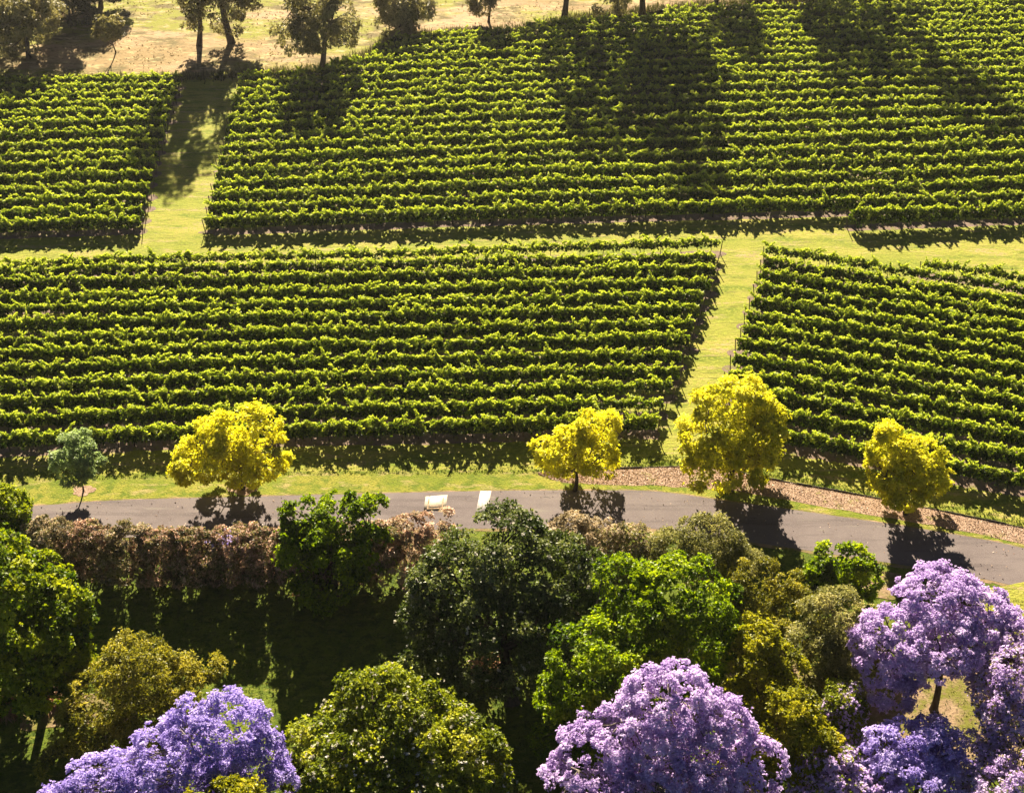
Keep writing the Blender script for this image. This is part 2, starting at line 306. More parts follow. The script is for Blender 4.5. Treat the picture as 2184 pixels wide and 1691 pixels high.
# ------------------------------------------------------------------ vines
def vine_bay(seed, LEN=6.0, thin=False):
    rng = np.random.default_rng(seed)
    n = int(LEN * (52 if thin else 105))
    x = rng.uniform(-0.1, LEN + 0.1, n); ph = rng.uniform(0, 6, 6)
    bulge = 1 + 0.22 * np.sin(x * 2.1 + ph[0]) + 0.18 * np.sin(x * 4.7 + ph[1])
    top = 1.62 + 0.07 * np.sin(x * 1.4 + ph[2]) + 0.07 * np.sin(x * 3.6 + ph[3])
    bot = 0.62 + 0.10 * np.sin(x * 1.9 + ph[4]) + 0.08 * np.sin(x * 5.1 + ph[5])
    if thin: bot = bot + 0.42; top = top - 0.04; bulge = bulge * 0.75
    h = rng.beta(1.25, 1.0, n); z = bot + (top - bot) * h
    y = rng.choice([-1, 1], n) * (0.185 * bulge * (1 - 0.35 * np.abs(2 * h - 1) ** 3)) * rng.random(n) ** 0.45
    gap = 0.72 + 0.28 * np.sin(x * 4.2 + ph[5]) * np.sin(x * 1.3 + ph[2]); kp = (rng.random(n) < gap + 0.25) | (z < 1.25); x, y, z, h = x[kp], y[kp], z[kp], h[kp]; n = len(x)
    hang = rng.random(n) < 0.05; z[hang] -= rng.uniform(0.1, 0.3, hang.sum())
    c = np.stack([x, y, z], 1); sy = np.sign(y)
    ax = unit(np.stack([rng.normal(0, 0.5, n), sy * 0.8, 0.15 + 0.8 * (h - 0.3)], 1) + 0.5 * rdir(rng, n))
    tone = np.clip(0.20 + 0.30 * h + rng.normal(0, 0.12, n), 0, 1)  # shaded faces and sunlit crest put into tone by height; crest leaves also younger
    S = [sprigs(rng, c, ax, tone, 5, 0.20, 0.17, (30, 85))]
    # loose leafy crest
    m = int(LEN * 6); c = np.stack([rng.uniform(0, LEN, m), rng.normal(0, 0.13, m), 1.66 + rng.normal(0, 0.07, m)], 1)
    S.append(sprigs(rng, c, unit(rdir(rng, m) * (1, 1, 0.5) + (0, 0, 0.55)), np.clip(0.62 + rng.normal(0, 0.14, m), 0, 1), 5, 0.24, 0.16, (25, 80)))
    # arching shoots standing out of the crest like spikes
    m = int(LEN * (3.0 if thin else 4.6)); cc, aa, tt = [], [], []
    for k in range(m):
        x0 = rng.uniform(0, LEN); th = rng.choice([0, math.pi], p=[0.62, 0.38]) + rng.normal(0, 0.6); L = rng.uniform(0.40, 1.05) * (1.35 if rng.random() < 0.2 else 1)
        el = rng.uniform(0.3, 1.25); d = np.array((math.cos(th) * math.cos(el), math.sin(th) * math.cos(el), math.sin(el)))
        p = np.array((x0, rng.normal(0, 0.14), 1.62)); st = 0.07; nq = int(L / st)
        for q in range(nq):
            d = unit(d + np.array((0, 0, -0.07))); p = p + d * st
            for _ in range(3 if q < nq * 0.45 else 2 if q < nq * 0.8 else 1):
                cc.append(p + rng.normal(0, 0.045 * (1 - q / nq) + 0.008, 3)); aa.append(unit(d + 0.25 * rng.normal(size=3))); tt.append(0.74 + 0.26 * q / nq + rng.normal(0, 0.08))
    S.append(sprigs(rng, np.array(cc), np.array(aa), np.clip(tt, 0, 1), 2, 0.26, 0.15, (10, 50), 0.02))
    V, F, T, o = [], [], [], 0
    for v, f, t in S: V.append(v); F.append(f + o); T.append(t); o += len(v)
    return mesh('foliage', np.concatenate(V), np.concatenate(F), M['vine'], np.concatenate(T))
BAYS = [vine_bay(s) for s in range(12)]
THIN = [vine_bay(s + 50, thin=True) for s in range(5)]
V, F = tube([(0, 0, 0), (0, 0, 0.9), (0, 0, 1.75)], (0.04, 0.038, 0.036), 6)
V = np.vstack([V, [(0, 0, 1.77)]])
postm = mesh('post', V, F, M['post'])
V, F = tube([(0, 0, 0), (0, 0, 1.0), (0, 0, 1.6)], (0.05, 0.048, 0.046), 7)
endm = mesh('end_post', V, F, M['post'])
def trunk_mesh(seed):
    rng = np.random.default_rng(seed)
    p = np.array([(0, 0, 0), (0.05, 0.02, 0.3), (-0.03, 0, 0.6), (0.04, 0.01, 0.95), (0.16, 0, 1.15)]) + rng.normal(0, 0.03, (5, 3)); p[0] = 0
    return tube(p, (0.05, 0.04, 0.035, 0.035, 0.025), 5)
TR = [trunk_mesh(s) for s in range(4)]
TRM = [mesh('vine_trunk', v, f, M['bark']) for v, f in TR]
vrng = np.random.default_rng(77)
ORD = 'first second third fourth fifth sixth seventh eighth ninth tenth eleventh twelfth thirteenth fourteenth fifteenth sixteenth seventeenth eighteenth nineteenth twentieth twenty-first twenty-second twenty-third twenty-fourth twenty-fifth'.split()
SOIL = []
def along(P, s):
    d = np.linalg.norm(np.diff(P, axis=0), axis=1); cum = np.concatenate([[0], np.cumsum(d)])
    return np.stack([np.interp(s, cum, P[:, k]) for k in range(P.shape[1])], -1), cum[-1]
def vine_row(pts, label, group, trunks=False, gaps=(), scale=1.0, thin=False):
    """pts: sight points of the canopy crest; gaps: fractions without foliage"""
    P = np.array([ats(x, y, 1.55)[:2] for x, y in pts])
    if len(P) > 2: P = np.array(curve(P, 24))
    _, L = along(P, 0); n = max(1, round(L / 6.0)); step = L / n
    root = thing('vine_row', label, 'vine row', (*P[0], 0), group)
    ends, _ = along(P, np.arange(n + 1) * step)
    for i in range(n):
        a, b = ends[i], ends[i + 1]; d = b - a
        f = (i + 0.5) / n
        if any(g0 < f < g1 for g0, g1 in gaps): continue
        BB_ = THIN if thin or vrng.random() < 0.02 else BAYS
        o = link('foliage', BB_[vrng.integers(len(BB_))], root); ang = math.atan2(d[1], d[0])
        s = step / 6.0
        if vrng.random() < 0.5: o.location = (*(a - P[0]), 0); o.rotation_euler = (0, 0, ang)
        else: o.location = (*(b - P[0]), 0); o.rotation_euler = (0, 0, ang + math.pi)
        o.scale = (s, vrng.uniform(0.85, 1.08) * scale, vrng.uniform(0.93, 1.05) * scale)
        o['kind'] = 'stuff'
    for i in range(n + 1):
        e = i in (0, n)
        o = link('end_post' if e else 'post', endm if e else postm, root); o.location = (*(ends[i] - P[0] + (0, 0)), 0)
        if e: 
            t = (ends[1] - ends[0]) if i == 0 else (ends[n - 1] - ends[n]); t = t / np.linalg.norm(t)
            o.location = (*(ends[i] - P[0] - t * 0.25), 0); o.rotation_euler = (t[1] * 0.10 + vrng.normal(0, 0.03), -t[0] * 0.10 + vrng.normal(0, 0.03), 0)
        else: o.rotation_euler = (vrng.normal(0, 0.03), vrng.normal(0, 0.03), 0)
    # trellis wires
    parts = []
    for z in (1.0, 1.5):
        q = [(*(e - P[0]), z) for e in ends]
        if len(q) > 1: parts.append(tube(q, [0.006] * len(q), 3))
    V, F = join(parts); link('trellis_wire', mesh('trellis_wire', V, F, M['wire']), root)
    nt_ = int(L / 1.5)
    tp, _ = along(P, (np.arange(nt_) + 0.5) * L / nt_ + vrng.normal(0, 0.1, nt_))
    if trunks:
        for q in tp:
            o = link('vine_trunk', TRM[vrng.integers(4)], root); o.location = (*(q - P[0]), 0); o.rotation_euler = (0, 0, vrng.uniform(0, 6))
    else:
        V, F = join([(TR[vrng.integers(4)][0] + np.array((*(q - P[0]), 0)), TR[0][1]) for q in tp])
        link('vine_trunk', mesh('vine_trunk', V, F, M['bark']), root)['kind'] = 'stuff'
    d = unit(np.gradient(P, axis=0)); nn = np.stack([-d[:, 1], d[:, 0]], 1)
    Q = P.copy(); Q[0] -= d[0] * vrng.uniform(0.5, 1.1); Q[-1] += d[-1] * vrng.uniform(0.5, 1.1)
    SOIL.append((Q, nn))
    return root

# near block, left of the grass lane
y177 = [630, 657, 683, 722, 749, 786, 824, 855, 893, 932, 973, 1013, 1060]
y500 = [625, 650, 680, 715, 745, 776, 813, 846, 883, 922, 961, 1001, 1047]
y1500 = [598, 629, 658, 690, 725, 757, 791, 826, 865, 901, 942, 984, 1025]
rend = [(1755, 592), (1745, 624), (1745, 652), (1731, 686), (1713, 719), (1702, 752), (1688, 788), (1680, 822), (1660, 862), (1655, 900), (1638, 938), (1617, 980), (1599, 1025)]
G1 = 'vine rows of the near block left of the grass lane'
for i in range(13):
    lab = ('thin vine row at the back of the near left block, along the mown headland' if i == 0 else
           'front vine row of the near left block, behind the golden trees and its shadow strip' if i == 12 else
           'long vine row, %s behind the front row in the near block left of the lane' % ORD[11 - i])
    if i == 0: pts = [(17, 642), (500, 626), (970, 616), (1200, 606), (1500, 598), (1755, 589)]
    else: pts = [(-140, y177[i] + (y177[i] - y500[i]) * 0.98), (177, y177[i]), (500, y500[i]), (1000, (y500[i] + y1500[i]) / 2 + 1), (1500, y1500[i]), rend[i]]
    vine_row(pts, lab, G1, trunks=i in (0, 1, 12), thin=i == 0)
# near block, right of the lane
st = [(1874, 606), (1867, 636), (1858, 665), (1851, 697), (1839, 731), (1827, 766), (1818, 797), (1805, 830), (1793, 869), (1781, 911), (1790, 950), (1830, 997), (1885, 1052)]
y2000 = [626, 656, 686, 720, 753, 789, 824, 860, 898, 938, 980, 1024, 1072]
y2500 = [704, 735, 765, 797, 830, 863, 898, 937, 980, 1019, 1063, 1111, 1164]
G2 = 'vine rows of the near block right of the grass lane'
for i in range(13):
    lab = ('back vine row of the right hand near block, starting at the lane corner post' if i == 0 else
           'front vine row of the right hand near block, above the dark grass strip' if i == 12 else
           'slanting vine row, %s behind the front row in the block right of the lane' % ORD[11 - i])
    vine_row([st[i], (2000, y2000[i]), (2250, (y2000[i] + y2500[i]) / 2 + 1), (2500, y2500[i]), (2640, y2500[i] + 25)], lab, G2, trunks=i in (0, 12), thin=i == 0)
vine_row([(2258, 640), (2380, 655), (2500, 676), (2640, 700)], 'short extra vine row at the far right standing out into the mown headland', G2, trunks=True, thin=True)
# far block, right of the avenue
L0 = [(503, 536), (510, 506), (517, 478), (523, 450), (530, 420), (536, 389), (546, 362), (551, 336), (556, 311), (562, 289), (569, 267), (574, 246), (581, 226), (583, 206), (585, 188), (807, 153), (906, 132), (912, 113), (953, 94)]
u11 = [516, 485, 453, 422, 393, 364, 337, 312, 287, 262, 239, 218, 197, 176, 156, 137, 117, 100, 84]
u19 = [495, 463, 432, 400, 368, 338, 309, 281, 255, 230, 207, 185, 163, 143, 123, 104, 86, 68, 50, 33, 18]
u25 = [477, 443, 409, 378, 348, 318, 290, 263, 238, 214, 191, 169, 148, 128, 109, 90, 71.5, 54, 37, 20.5, 5.5]
G3 = 'vine rows of the far block beyond the headland'
for i in range(24):
    if i < 19: pts = [L0[i]] + [(1100, u11[i]), (1500, (u11[i] + u19[i]) / 2 - 1), (1900, u19[i]), (2500, u25[i]), (2680, u25[i] - 4)]
    elif i == 19: pts = [(1285, 59), (1600, 45), (1900, 33), (2500, 20.5), (2680, 16)]
    elif i == 20: pts = [(1632, 28), (1900, 18), (2500, 5.5), (2680, 1)]
    else:
        k = i - 21; pts = [(1980 + 170 * k, 2 - 15 * k), (2500, -9 - 14 * k), (2680, -14 - 14 * k)]
    if i == 0: lab = 'front vine row of the far block, casting its shadow on the mown headland'
    elif i < 19: lab = 'vine row, %s behind the front row of the far block beyond the headland' % ORD[i - 1]
    else: lab = 'short vine row at the back right of the far block, %s from the dry field' % ORD[23 - i]
    vine_row(pts, lab, G3, trunks=i == 0)
vine_row([(2078, 526), (2250, 519), (2500, 510), (2680, 504)], 'bushy extra vine row in front of the far block at the right', G3, trunks=True, scale=1.15)
# far block, left of the avenue
yl = [539, 515, 486, 459, 428, 401, 376, 351, 324, 298, 275, 253, 232, 212, 194]
G4 = 'vine rows of the far block left of the avenue'
for i in range(15):
    xe = 338 + (436 - 338) * i / 14; sl = -0.033 + 0.016 * i / 14
    y = yl[i]
    lab = ('front vine row of the left far block, nearest the headland' if i == 0 else 'back vine row of the left far block, against the dry field' if i == 14 else
           'vine row, %s behind the front row of the block left of the avenue' % ORD[i - 1])
    vine_row([(-120, y - 297 * sl), (177, y), (xe, y + (xe - 177) * sl)], lab, G4, trunks=i == 0)
# bare soil under the rows, one strip a row
for Q, nn in SOIL:
    n = len(Q); ii = np.arange(n); s_ = np.linspace(0, n - 1, 90); s_ = np.concatenate([[0, 0.004 * n, 0.01 * n], s_[1:-1], [n - 1 - 0.01 * n, n - 1 - 0.004 * n, n - 1]])
    c_ = np.stack([np.interp(s_, ii, Q[:, k]) for k in (0, 1)], 1); m_ = np.stack([np.interp(s_, ii, nn[:, k]) for k in (0, 1)], 1)
    wd = np.full(len(s_), 0.78); wd[[0, -1]] = 0.12; wd[[1, -2]] = 0.45; wd[[2, -3]] = 0.65
    strip('soil_strip', list(c_ + m_ * (wd * vrng.uniform(0.75, 1.15, len(wd)))[:, None]), list(c_ - m_ * (wd * vrng.uniform(0.75, 1.15, len(wd)))[:, None]), 0.012, M['soil'])

# ------------------------------------------------------------------ trees
NLEAF = [0]
def ppm(c): return FD / np.linalg.norm(np.array(c) - np.array((0, 0, CAM_H)))
def crown_points(rng, B, rc, ncl, shell=(0.70, 1.0), low=-0.55):
    """clump centres on the outer shell of blobs B = [(c, r)]"""
    c = np.array([b[0] for b in B], float); r = np.array([b[1] for b in B], float)
    wgt = (r[:, 0] * r[:, 2]); wgt = wgt / wgt.sum()
    n = ncl * 6; k = rng.choice(len(B), n, p=wgt); d = rdir(rng, n)
    keep = (d[:, 2] > low); k, d = k[keep], d[keep]
    P = c[k] + r[k] * d * rng.uniform(shell[0], shell[1], len(k))[:, None]
    ok = np.ones(len(P), bool)
    for j in range(len(B)):
        q = np.linalg.norm((P - c[j]) / r[j], axis=1)
        ok &= ~((q < 0.66) & (k != j))
    P, k, d = P[ok][:ncl], k[ok][:ncl], d[ok][:ncl]
    out = unit(d / r[k])
    return P, out
def clump_sprigs(rng, P, out, rc, nsp, up=0.35, flat=0.75):
    n = len(P); R_ = rc * rng.uniform(0.45, 1.35, n)
    cnt = np.maximum(3, (nsp * (R_ / R_.mean()) ** 2 / n)).astype(int)
    idx = np.repeat(np.arange(n), cnt); m = len(idx)
    d = rdir(rng, m); flip = (d * out[idx]).sum(1) < -0.25; d[flip] *= -1
    c = P[idx] + d * np.array((1, 1, flat)) * (R_[idx] * (0.45 + 0.55 * rng.random(m) ** 0.5) * (1 + 0.30 * np.abs(rng.normal(0, 1, m)) * (rng.random(m) < 0.5)))[:, None]
    ax = unit(d + 0.4 * out[idx] + np.array((0, 0, up)) + 0.45 * rdir(rng, m))
    tc = rng.normal(0, 0.19, n)
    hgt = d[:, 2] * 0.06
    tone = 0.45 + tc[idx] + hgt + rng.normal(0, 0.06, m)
    return c, ax, tone
def limbs(rng, base, fork, P, trunk_r, nlimb=6, ntwig=40, lean=0.0, center=None):
    """trunk to fork, limbs into the crown, twigs out to the clumps"""
    base = np.array(base, float); fork = np.array(fork, float)
    t = np.linspace(0, 1, 7)[:, None]; side = rdir(rng, 1)[0] * (1, 1, 0)
    tp = base + (fork - base) * t + side * np.sin(t * math.pi) * 0.12 * np.linalg.norm(fork - base) * 0.5
    rad = trunk_r * np.array((1.45, 1.1, 1.0, 0.95, 0.9, 0.85, 0.8))
    trunk = tube(tp, rad, 9)
    parts = []; ends = []
    cen = P.mean(0) if center is None else center
    ang0 = rng.uniform(0, 6)
    tgt = P[rng.choice(len(P), min(len(P), nlimb), replace=False)]
    for g in tgt:
        e = cen * 0.25 + g * 0.75; s = np.linspace(0, 1, 8)[:, None]
        bow = np.array((0, 0, -1.0)) * np.sin(s * math.pi) * np.linalg.norm(e - fork) * 0.10
        q = fork + (e - fork) * s + bow + rng.normal(0, 0.05, (8, 3)) * np.sin(s * math.pi); q[0] = fork
        parts.append(tube(q, trunk_r * np.linspace(0.68, 0.16, 8), 6)); ends.append(q)
    ends = np.concatenate(ends)
    for g in P[rng.choice(len(P), min(len(P), ntwig), replace=False)]:
        k = np.argmin(np.linalg.norm(ends - g, axis=1) + rng.uniform(0, 1.0, len(ends))); a = ends[k]
        s = np.linspace(0, 1, 5)[:, None]; q = a + (g - a) * s + rng.normal(0, 0.06, (5, 3)) * np.sin(s * math.pi)
        parts.append(tube(q, trunk_r * np.linspace(0.2, 0.06, 5) + 0.008, 4))
    return trunk, join(parts)
def tree(label, blobs, base=None, leaf='bright', n=9000, nleaf=5, L=0.24, W=0.15, rc=0.9, ncl=90, trunk_r=0.22, fork=0.4,
         bark='bark', spread=(25, 80), flowers=None, second=None, group=None, name='tree', cat='tree', seed=1, twigs=40, low=-0.55, shell=(0.7, 1.0), nlimb=7, up=0.35, flat=0.75, droop=0.12, crown_name='crown', trunkname='trunk', skirt=False):
    """blobs: (u, v, z, rx, ry, rz) with (u, v) the sight point of the blob centre at height z"""
    rng = np.random.default_rng(seed)
    k_ = rc * 0.6
    B = [(at(u, v, z), (max(rx - k_, 0.4 * rx), max(ry - k_, 0.4 * ry), max(rz - k_, 0.4 * rz))) for u, v, z, rx, ry, rz in blobs]
    cen = np.mean([b[0] for b in B], 0)
    if skirt:
        zt = min(b[0][2] for b in B)
        for b in list(B)[::2]:
            B.append((np.array((b[0][0], b[0][1] + 0.3, min(b[0][2] * 0.5, 2.6))), (b[1][0] * 0.85, b[1][1] * 0.85, min(b[0][2] * 0.5, 2.6) * 0.75)))
    if base is None: base = (cen[0], cen[1], 0)
    else: base = at(*base)
    root = thing(name, label, cat, tuple(base), group)
    off = np.array((base[0], base[1], 0))
    P, out = crown_points(rng, B, rc, ncl, shell, low)
    top = max(b[0][2] + b[1][2] for b in B)
    fk = np.array((base[0] * 0.55 + cen[0] * 0.45, base[1] * 0.55 + cen[1] * 0.45, top * fork))
    (tv, tf), (lv, lf) = limbs(rng, (base[0], base[1], -0.05), fk, P, trunk_r, nlimb, twigs, center=cen)
    tr = link(trunkname, mesh(trunkname, tv - off, tf, M[bark], smooth=True), root)
    link('branches', mesh('branches', lv - off, lf, M[bark], smooth=True), tr)
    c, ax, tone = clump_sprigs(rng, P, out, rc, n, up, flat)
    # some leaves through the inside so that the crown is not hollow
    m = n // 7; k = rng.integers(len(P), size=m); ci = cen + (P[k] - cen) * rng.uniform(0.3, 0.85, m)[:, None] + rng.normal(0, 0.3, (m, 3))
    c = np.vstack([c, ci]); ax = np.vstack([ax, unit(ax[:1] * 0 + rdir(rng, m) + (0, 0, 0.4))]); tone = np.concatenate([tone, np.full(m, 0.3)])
    if second:           # share of the sprigs that carry another foliage (blossom among leaves)
        mat2, share, L2, W2, nl2 = second
        cl = rng.random(len(P)); idx = np.argmin(((c[:, None, ::2] - P[None, :, ::2]) ** 2).sum(-1), 1) if len(P) < 400 else rng.integers(len(P), size=len(c))
        sel = rng.random(len(c)) < np.clip(share + (cl[idx] - 0.5) * 0.9 * min(share, 1 - share) * 2, 0, 1)
        V, F, T = sprigs(rng, c[sel], ax[sel], tone[sel] + 0.1, nl2, L2, W2, spread, droop)
        link('blossom', mesh('blossom', V - off, F, M[mat2], T), root); NLEAF[0] += len(F)
        c, ax, tone = c[~sel], ax[~sel], tone[~sel]
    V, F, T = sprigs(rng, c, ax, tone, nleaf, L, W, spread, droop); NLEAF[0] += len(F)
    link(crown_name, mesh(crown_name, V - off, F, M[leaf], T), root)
    if flowers:
        mat2, nf, L2, W2, npet = flowers
        k = rng.integers(len(P), size=nf); d = unit(out[k] + 0.8 * rdir(rng, nf) + (0, 0, 0.3))
        fc = P[k] + d * rc * rng.uniform(0.85, 1.2, nf)[:, None]
        V, F, T = sprigs(rng, fc, d, np.full(nf, 0.6), npet, L2, W2, (30, 75), 0); NLEAF[0] += len(F)
        link('flowers', mesh('flowers', V - off, F, M[mat2], T), root)
    return root

# golden trees along the road
GY = 'golden trees planted along the road'  # each crown has an unseen low far-side blob, added to throw shadow near the trunk
tree('wide airy golden tree at the left by the road, branches showing through', [(440, 975, 4.0, 2.6, 2.4, 2.1), (500, 915, 5.6, 2.6, 2.4, 1.9), (560, 950, 4.6, 2.3, 2.3, 2.2), (470, 940, 4.6, 2.7, 2.6, 2.4), (415, 1000, 3.3, 1.8, 1.8, 1.5), (530, 1000, 2.6, 2.6, 2.0, 1.3), (500, 968, 2.2, 3.2, 1.8, 1.2), (580, 985, 3.2, 1.5, 1.5, 1.4), (560, 900, 5.8, 1.7, 1.7, 1.5)],
     base=(518, 1042), leaf='yellow', n=5000, nleaf=6, L=0.25, W=0.13, rc=0.52, ncl=150, trunk_r=0.19, fork=0.26, group=GY, seed=11, twigs=70, nlimb=10, low=-0.8, flowers=None)
tree('smaller golden tree with a leaning trunk and thin bare patch in its crown', [(1275, 915, 6.0, 1.9, 1.7, 1.9), (1195, 965, 4.4, 2.0, 1.8, 1.4), (1262, 965, 4.4, 2.2, 1.9, 1.8), (1285, 990, 3.0, 1.5, 1.4, 1.2), (1200, 990, 2.9, 1.6, 1.5, 1.1), (1250, 968, 2.2, 2.6, 1.6, 1.2), (1165, 958, 4.3, 1.5, 1.3, 1.2), (1220, 930, 5.2, 1.4, 1.3, 1.1)],
     base=(1226, 1046), leaf='yellow', n=3300, nleaf=6, L=0.25, W=0.13, rc=0.46, ncl=135, trunk_r=0.17, fork=0.24, group=GY, seed=12, twigs=55, nlimb=9, low=-0.8)
tree('tallest and densest golden tree, at the foot of the grass lane', [(1560, 880, 7.4, 3.4, 3.2, 2.9), (1520, 935, 5.4, 3.0, 2.8, 2.6), (1600, 935, 5.4, 2.8, 2.6, 2.6), (1530, 995, 3.0, 3.3, 2.6, 2.0), (1600, 985, 3.4, 2.6, 2.2, 1.8), (1575, 968, 2.2, 3.2, 1.8, 1.2), (1590, 855, 8.0, 2.2, 2.0, 2.1), (1640, 890, 6.4, 1.4, 1.4, 1.3)],
     base=(1556, 1048), leaf='yellowgreen', n=8400, nleaf=6, L=0.25, W=0.14, rc=0.54, ncl=230, trunk_r=0.21, fork=0.22, group=GY, seed=13, twigs=50, low=-0.9)
tree('golden tree at the right end of the mulch bed, in two rounded lobes', [(1895, 945, 6.6, 1.7, 1.7, 1.9), (1960, 975, 5.6, 2.1, 1.9, 1.9), (1885, 1000, 4.6, 1.7, 1.6, 1.6), (1930, 1052, 2.5, 2.0, 1.8, 1.3), (1945, 1018, 2.2, 2.8, 1.8, 1.2), (1935, 1030, 3.6, 2.2, 2.0, 1.6), (1985, 1020, 4.0, 1.8, 1.7, 1.5), (1945, 990, 5.0, 1.8, 1.8, 2.2)],
     base=(1931, 1096), leaf='yellowgreen', n=5600, nleaf=6, L=0.25, W=0.14, rc=0.48, ncl=165, trunk_r=0.17, fork=0.24, group=GY, seed=14, twigs=50, low=-0.9)
tree('small grey-green sapling at the left on a round soil patch by the road', [(165, 945, 4.2, 1.5, 1.4, 1.3), (140, 985, 3.0, 1.3, 1.2, 1.1), (185, 985, 3.0, 1.4, 1.3, 1.2), (160, 1012, 2.2, 1.6, 1.4, 0.7)],
     base=(178, 1047), leaf='grey_sapling', n=2100, nleaf=5, L=0.24, W=0.10, rc=0.42, ncl=55, trunk_r=0.07, fork=0.24, seed=15, twigs=30, low=-0.6, flat=0.5)

# trees and shrubs below the road
tree('large dense bright green tree at the left edge, rounded and clumpy', [(40, 1290, 9.0, 4.2, 4.0, 4.0), (60, 1390, 6.0, 4.3, 3.8, 4.2), (-40, 1340, 7.5, 4.0, 4.0, 4.5), (110, 1320, 7.0, 2.7, 2.7, 3.0), (165, 1420, 4.3, 1.3, 1.3, 1.3), (-10, 1215, 10.3, 3.0, 3.0, 2.8)],
     leaf='lime', n=13000, L=0.27, W=0.19, rc=0.62, ncl=330, trunk_r=0.3, skirt=True, seed=21, twigs=20)
tree('brownish olive feathery tree behind the left jacaranda, branches showing', [(300, 1440, 7.0, 3.3, 3.0, 2.6), (230, 1490, 5.4, 2.9, 2.8, 2.6), (370, 1480, 5.2, 2.6, 2.4, 2.2), (430, 1420, 5.8, 1.9, 1.7, 1.2), (200, 1560, 4.0, 2.6, 2.4, 2.2), (150, 1640, 3.4, 2.0, 2.0, 1.6)],
     base=(285, 1560), leaf='olive', n=10500, nleaf=5, L=0.23, W=0.085, rc=0.62, ncl=210, trunk_r=0.22, skirt=True, seed=22, twigs=60, flat=0.6)
GJ = 'jacaranda trees in purple blossom'
tree('violet jacaranda at the bottom left, spreading down to the picture edge', [(462, 1570, 9.0, 3.6, 3.2, 2.6), (382, 1630, 8.0, 4.0, 3.6, 2.6), (537, 1630, 7.6, 2.4, 2.4, 2.4), (242, 1690, 7.0, 3.6, 3.2, 2.0), (432, 1710, 6.6, 4.6, 4.0, 2.6), (142, 1735, 6.0, 2.4, 2.2, 1.4), (572, 1690, 6.4, 2.0, 2.0, 2.0)],
     base=(470, 1840), leaf='bluepurple', n=20000, nleaf=6, L=0.14, W=0.105, rc=0.34, ncl=620, trunk_r=0.25, group=GJ, seed=23, twigs=120, nlimb=10, bark='palebark', shell=(0.75, 1.0), crown_name='crown')
tree('yellow-green treetop poking in at the bottom edge below the left jacaranda', [(490, 1735, 8.6, 2.4, 2.2, 2.2), (430, 1745, 8.2, 1.6, 1.6, 1.6), (560, 1745, 8.2, 1.7, 1.6, 1.6)],
     leaf='oliveyellow', n=2600, L=0.22, W=0.14, rc=0.45, ncl=80, trunk_r=0.18, seed=24)
tree('spreading green tree at bottom centre sprinkled with cream flowers', [(830, 1530, 7.0, 4.3, 3.8, 2.8), (760, 1620, 5.6, 4.6, 4.0, 3.0), (930, 1610, 5.6, 4.3, 3.8, 2.8), (840, 1690, 4.8, 5.6, 4.4, 3.0), (1030, 1640, 4.4, 2.1, 2.0, 1.8), (690, 1580, 5.4, 2.2, 2.2, 1.8)],
     leaf='cream', n=15500, L=0.25, W=0.15, rc=0.66, ncl=340, trunk_r=0.3, skirt=True, seed=25, flowers=('white', 700, 0.16, 0.12, 6), twigs=30)
tree('compact bright green tree of separate clumps beside the pink hedge', [(660, 1110, 7.2, 2.6, 2.4, 1.9), (720, 1085, 7.6, 1.8, 1.7, 1.5), (800, 1090, 6.8, 1.4, 1.4, 1.5), (640, 1170, 4.8, 2.0, 2.0, 2.0), (720, 1170, 5.0, 2.6, 2.4, 2.4), (790, 1160, 4.8, 1.6, 1.6, 1.5), (690, 1220, 3.4, 2.6, 2.2, 1.8)],
     base=(715, 1275), leaf='bright', n=8000, L=0.24, W=0.17, rc=0.55, ncl=150, trunk_r=0.22, skirt=True, seed=26)
tree('largest dark green tree in the middle, dotted with white flowers', [(1080, 1180, 8.8, 4.2, 4.0, 3.0), (1000, 1250, 7.2, 4.6, 4.2, 3.4), (1165, 1235, 7.2, 4.6, 4.2, 3.4), (1060, 1320, 5.92, 6.2, 5.0, 3.6), (920, 1320, 4.8, 2.6, 2.6, 2.2), (1200, 1290, 6.2, 3.0, 2.8, 2.6), (890, 1385, 3.52, 1.5, 1.5, 1.3), (1060, 1400, 4.16, 4.4, 3.6, 2.2)],
     base=(1092, 1500), leaf='dark', n=20000, L=0.24, W=0.12, rc=0.72, ncl=330, trunk_r=0.42, skirt=True, seed=27, flowers=('white', 150, 0.20, 0.16, 7), second=None, twigs=50, fork=0.35)
tree('vivid green spreading tree right of the dark tree, foliage in tiers', [(1450, 1270, 10.4, 3.8, 3.4, 2.6), (1325, 1230, 10.92, 1.9, 1.9, 1.7), (1370, 1330, 9.1, 4.0, 3.6, 2.6), (1480, 1360, 7.8, 3.2, 3.2, 2.8), (1260, 1390, 9.62, 2.8, 2.6, 2.0), (1300, 1460, 8.32, 3.6, 3.0, 2.2), (1200, 1480, 7.540000000000001, 2.0, 1.8, 1.4), (1430, 1450, 5.72, 3.2, 3.0, 2.2)],
     leaf='bright', n=15000, L=0.26, W=0.15, rc=0.62, ncl=330, trunk_r=0.28, skirt=True, seed=28, flat=0.55, twigs=30)
tree('pale grey-olive wispy shrub beside the road left of the big tree shadow', [(1510, 1150, 5.29, 2.8, 2.4, 2.2), (1450, 1180, 3.91, 2.4, 2.2, 2.0), (1560, 1190, 4.14, 2.4, 2.2, 2.0), (1420, 1160, 3.68, 1.4, 1.4, 1.3)],
     leaf='greyolive', n=6500, L=0.20, W=0.065, rc=0.5, ncl=130, trunk_r=0.1, name='shrub', cat='shrub', skirt=True, seed=29, fork=0.2, trunkname='stem')
